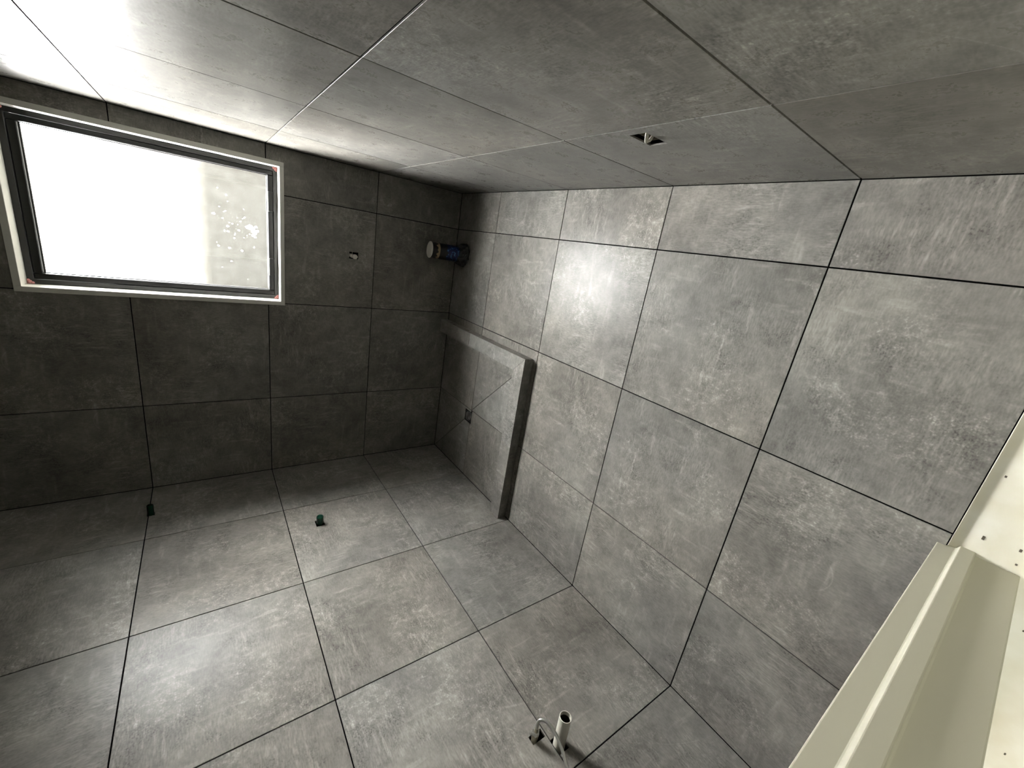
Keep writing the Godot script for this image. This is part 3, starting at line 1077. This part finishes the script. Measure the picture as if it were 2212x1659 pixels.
# ---------------------------------------------------------------- canister in the corner by the window wall
func canister_print() -> ImageTexture:
	var W := 768
	var H := 384
	var im := Image.create(W, H, false, Image.FORMAT_RGB8)
	var blob := noise(0.010, 2, 91, 40.0, true)
	var part := noise(0.012, 2, 92)
	for y in H:
		var v := 1.0 - float(y) / H       # 0 at the foot, 1 at the shoulder
		for x in W:
			var u := float(x) / W
			var c := Color(0.022, 0.024, 0.026)
			# cream band under the lid with a torn, zigzag upper edge
			var z := absf(fposmod(u * 11.0, 1.0) - 0.5) * 0.10 + 0.03 * part.get_noise_2d(x * 1.0, 5.0)
			if v > 0.845 and v < 0.895 + z:
				c = Color(0.60, 0.53, 0.42)
			# blue picture with pale strokes
			if v > 0.26 + 0.03 * part.get_noise_2d(x, 60.0) and v < 0.62 + 0.06 * part.get_noise_2d(x * 1.0, 300.0):
				var n := blob.get_noise_2d(x, y)
				c = Color(0.02, 0.055, 0.26)
				if n > 0.40:
					c = Color(0.05, 0.19, 0.42)
				if n > 0.66:
					c = Color(0.36, 0.52, 0.66)
			elif v < 0.30 and part.get_noise_2d(x * 0.8, y * 1.6 + 900.0) > 0.06:
				c = Color(0.10, 0.16, 0.145)
			im.set_pixel(x, y, c)
	return ImageTexture.create_from_image(im)

func build_canister():
	var c := Vector3(1.541, 0.0, 0.134)
	var o := base("canister", c)
	tag(o, "dark canister with a white lid and blue print standing on the floor below the window", "canister")
	var up := axis_at(c, Vector3(0.02, 1.0, -0.07))
	var body := mat(Color(1, 1, 1), 0.35)
	body.albedo_texture = canister_print()
	var st := begin()
	# print runs the other way up in the texture, so the profile goes from the shoulder to the foot
	var prof := [Vector2(0.0505, 0.240), Vector2(0.0520, 0.237), Vector2(0.0522, 0.020), Vector2(0.0515, 0.004)]
	lathe_down(st, prof, 48, up)
	commit("can_body", st, body, o)
	st = begin()
	lathe(st, [Vector2(0.0, 0.0), Vector2(0.0505, 0.0), Vector2(0.0515, 0.004)], 40, up)
	commit("can_foot", st, M.black, o)
	st = begin()
	lathe(st, [Vector2(0.0510, 0.239), Vector2(0.0505, 0.241), Vector2(0.0505, 0.256)], 40, up)
	commit("can_neck", st, M.black, o)
	st = begin()
	lathe(st, [Vector2(0.0500, 0.255), Vector2(0.0532, 0.2555), Vector2(0.0536, 0.2565), Vector2(0.0536, 0.2600), Vector2(0.0526, 0.2612), Vector2(0.0500, 0.2615), Vector2(0.0485, 0.2600), Vector2(0.0480, 0.2590), Vector2(0.0, 0.2590)], 44, up)
	var lid := commit("lid", st, M.white, o)
	st = begin()
	var r := RandomNumberGenerator.new()
	r.seed = 12
	for k in 9:
		var a := r.randf() * TAU
		var d := r.randf_range(0.01, 0.040)
		var q := up * Vector3(cos(a) * d, 0.2592, sin(a) * d)
		lathe(st, [Vector2(r.randf_range(0.003, 0.008), 0.0), Vector2(0.002, 0.0009), Vector2(0.0, 0.001)], 7, axis_at(q, Vector3.UP))
	commit("dried_drips", st, M.drip, lid)
	# crumpled dark plastic bag gathered round the foot
	st = begin()
	var n := noise(9.0, 3, 55)
	n.noise_type = FastNoiseLite.TYPE_CELLULAR
	n.fractal_type = FastNoiseLite.FRACTAL_NONE
	n.frequency = 16.0
	var rows := 9
	var segs := 40
	var grid := []
	for i in rows + 1:
		var v := float(i) / rows
		var line := []
		for k in segs:
			var a := TAU * k / segs
			var y := 0.001 + 0.066 * v + (0.012 * sin(a * 3.0 + 1.0) + 0.008 * sin(a * 7.0)) * v
			var push := 0.0545 + 0.034 * (1.0 - v) * (0.75 + 0.25 * sin(a * 2.0 + 0.6)) + 0.013 * sin(PI * v)
			var dirv := Vector3(cos(a), 0, sin(a))
			push += 0.022 * n.get_noise_3d(cos(a) * 0.3, v * 0.35, sin(a) * 0.3) * (1.0 - 0.6 * v)
			push = maxf(push, 0.0530)
			if push * dirv.z < -(c.z - 0.004):
				push = (c.z - 0.004) / -dirv.z
			line.append(c + dirv * push + Vector3.UP * y)
		grid.append(line)
	for i in rows:
		for k in segs:
			var p00: Vector3 = grid[i][k]
			var p01: Vector3 = grid[i][(k + 1) % segs]
			var p10: Vector3 = grid[i + 1][k]
			var p11: Vector3 = grid[i + 1][(k + 1) % segs]
			var outw := (p00 - c) * Vector3(1, 0, 1)
			for T in [[p00, p01, p11], [p00, p11, p10]]:
				var nn: Vector3 = (T[1] - T[0]).cross(T[2] - T[0])
				if nn.length() < 1e-9:
					continue
				nn = nn.normalized()
				if nn.dot(outw) < 0.0:
					nn = -nn
				tri(st, T, nn)
	var bagm := mat(Color(0.035, 0.06, 0.052), 0.3)
	var bag := commit("plastic_bag", st, bagm, o)
	bag.set_meta("label", "crumpled dark green plastic bag")

func lathe_down(st: SurfaceTool, prof: Array, segs: int, xf: Transform3D):
	# like lathe(), but v runs with the height of the profile from top (0) to foot (1) and normals point outwards
	var top: float = prof[0].y
	var low: float = prof[-1].y
	for i in prof.size() - 1:
		var a: Vector2 = prof[i]
		var b: Vector2 = prof[i + 1]
		for k in segs:
			var P := []
			var N := []
			var U := []
			for w in [[k, a], [k + 1, a], [k + 1, b], [k, b]]:
				var t: float = TAU * w[0] / segs
				var d := Vector3(cos(t), 0, sin(t))
				P.append(xf * (d * w[1].x + Vector3.UP * w[1].y))
				N.append((xf.basis * d).normalized())
				U.append(Vector2(float(w[0]) / segs, (top - w[1].y) / (top - low)))
			for t in [[0, 1, 2], [0, 2, 3]]:
				var o: Array = t
				if (P[t[1]] - P[t[0]]).cross(P[t[2]] - P[t[0]]).dot(N[0]) > 0.0:
					o = [t[0], t[2], t[1]]
				for q in o:
					st.set_normal(N[q])
					st.set_uv(U[q])
					st.add_vertex(P[q])
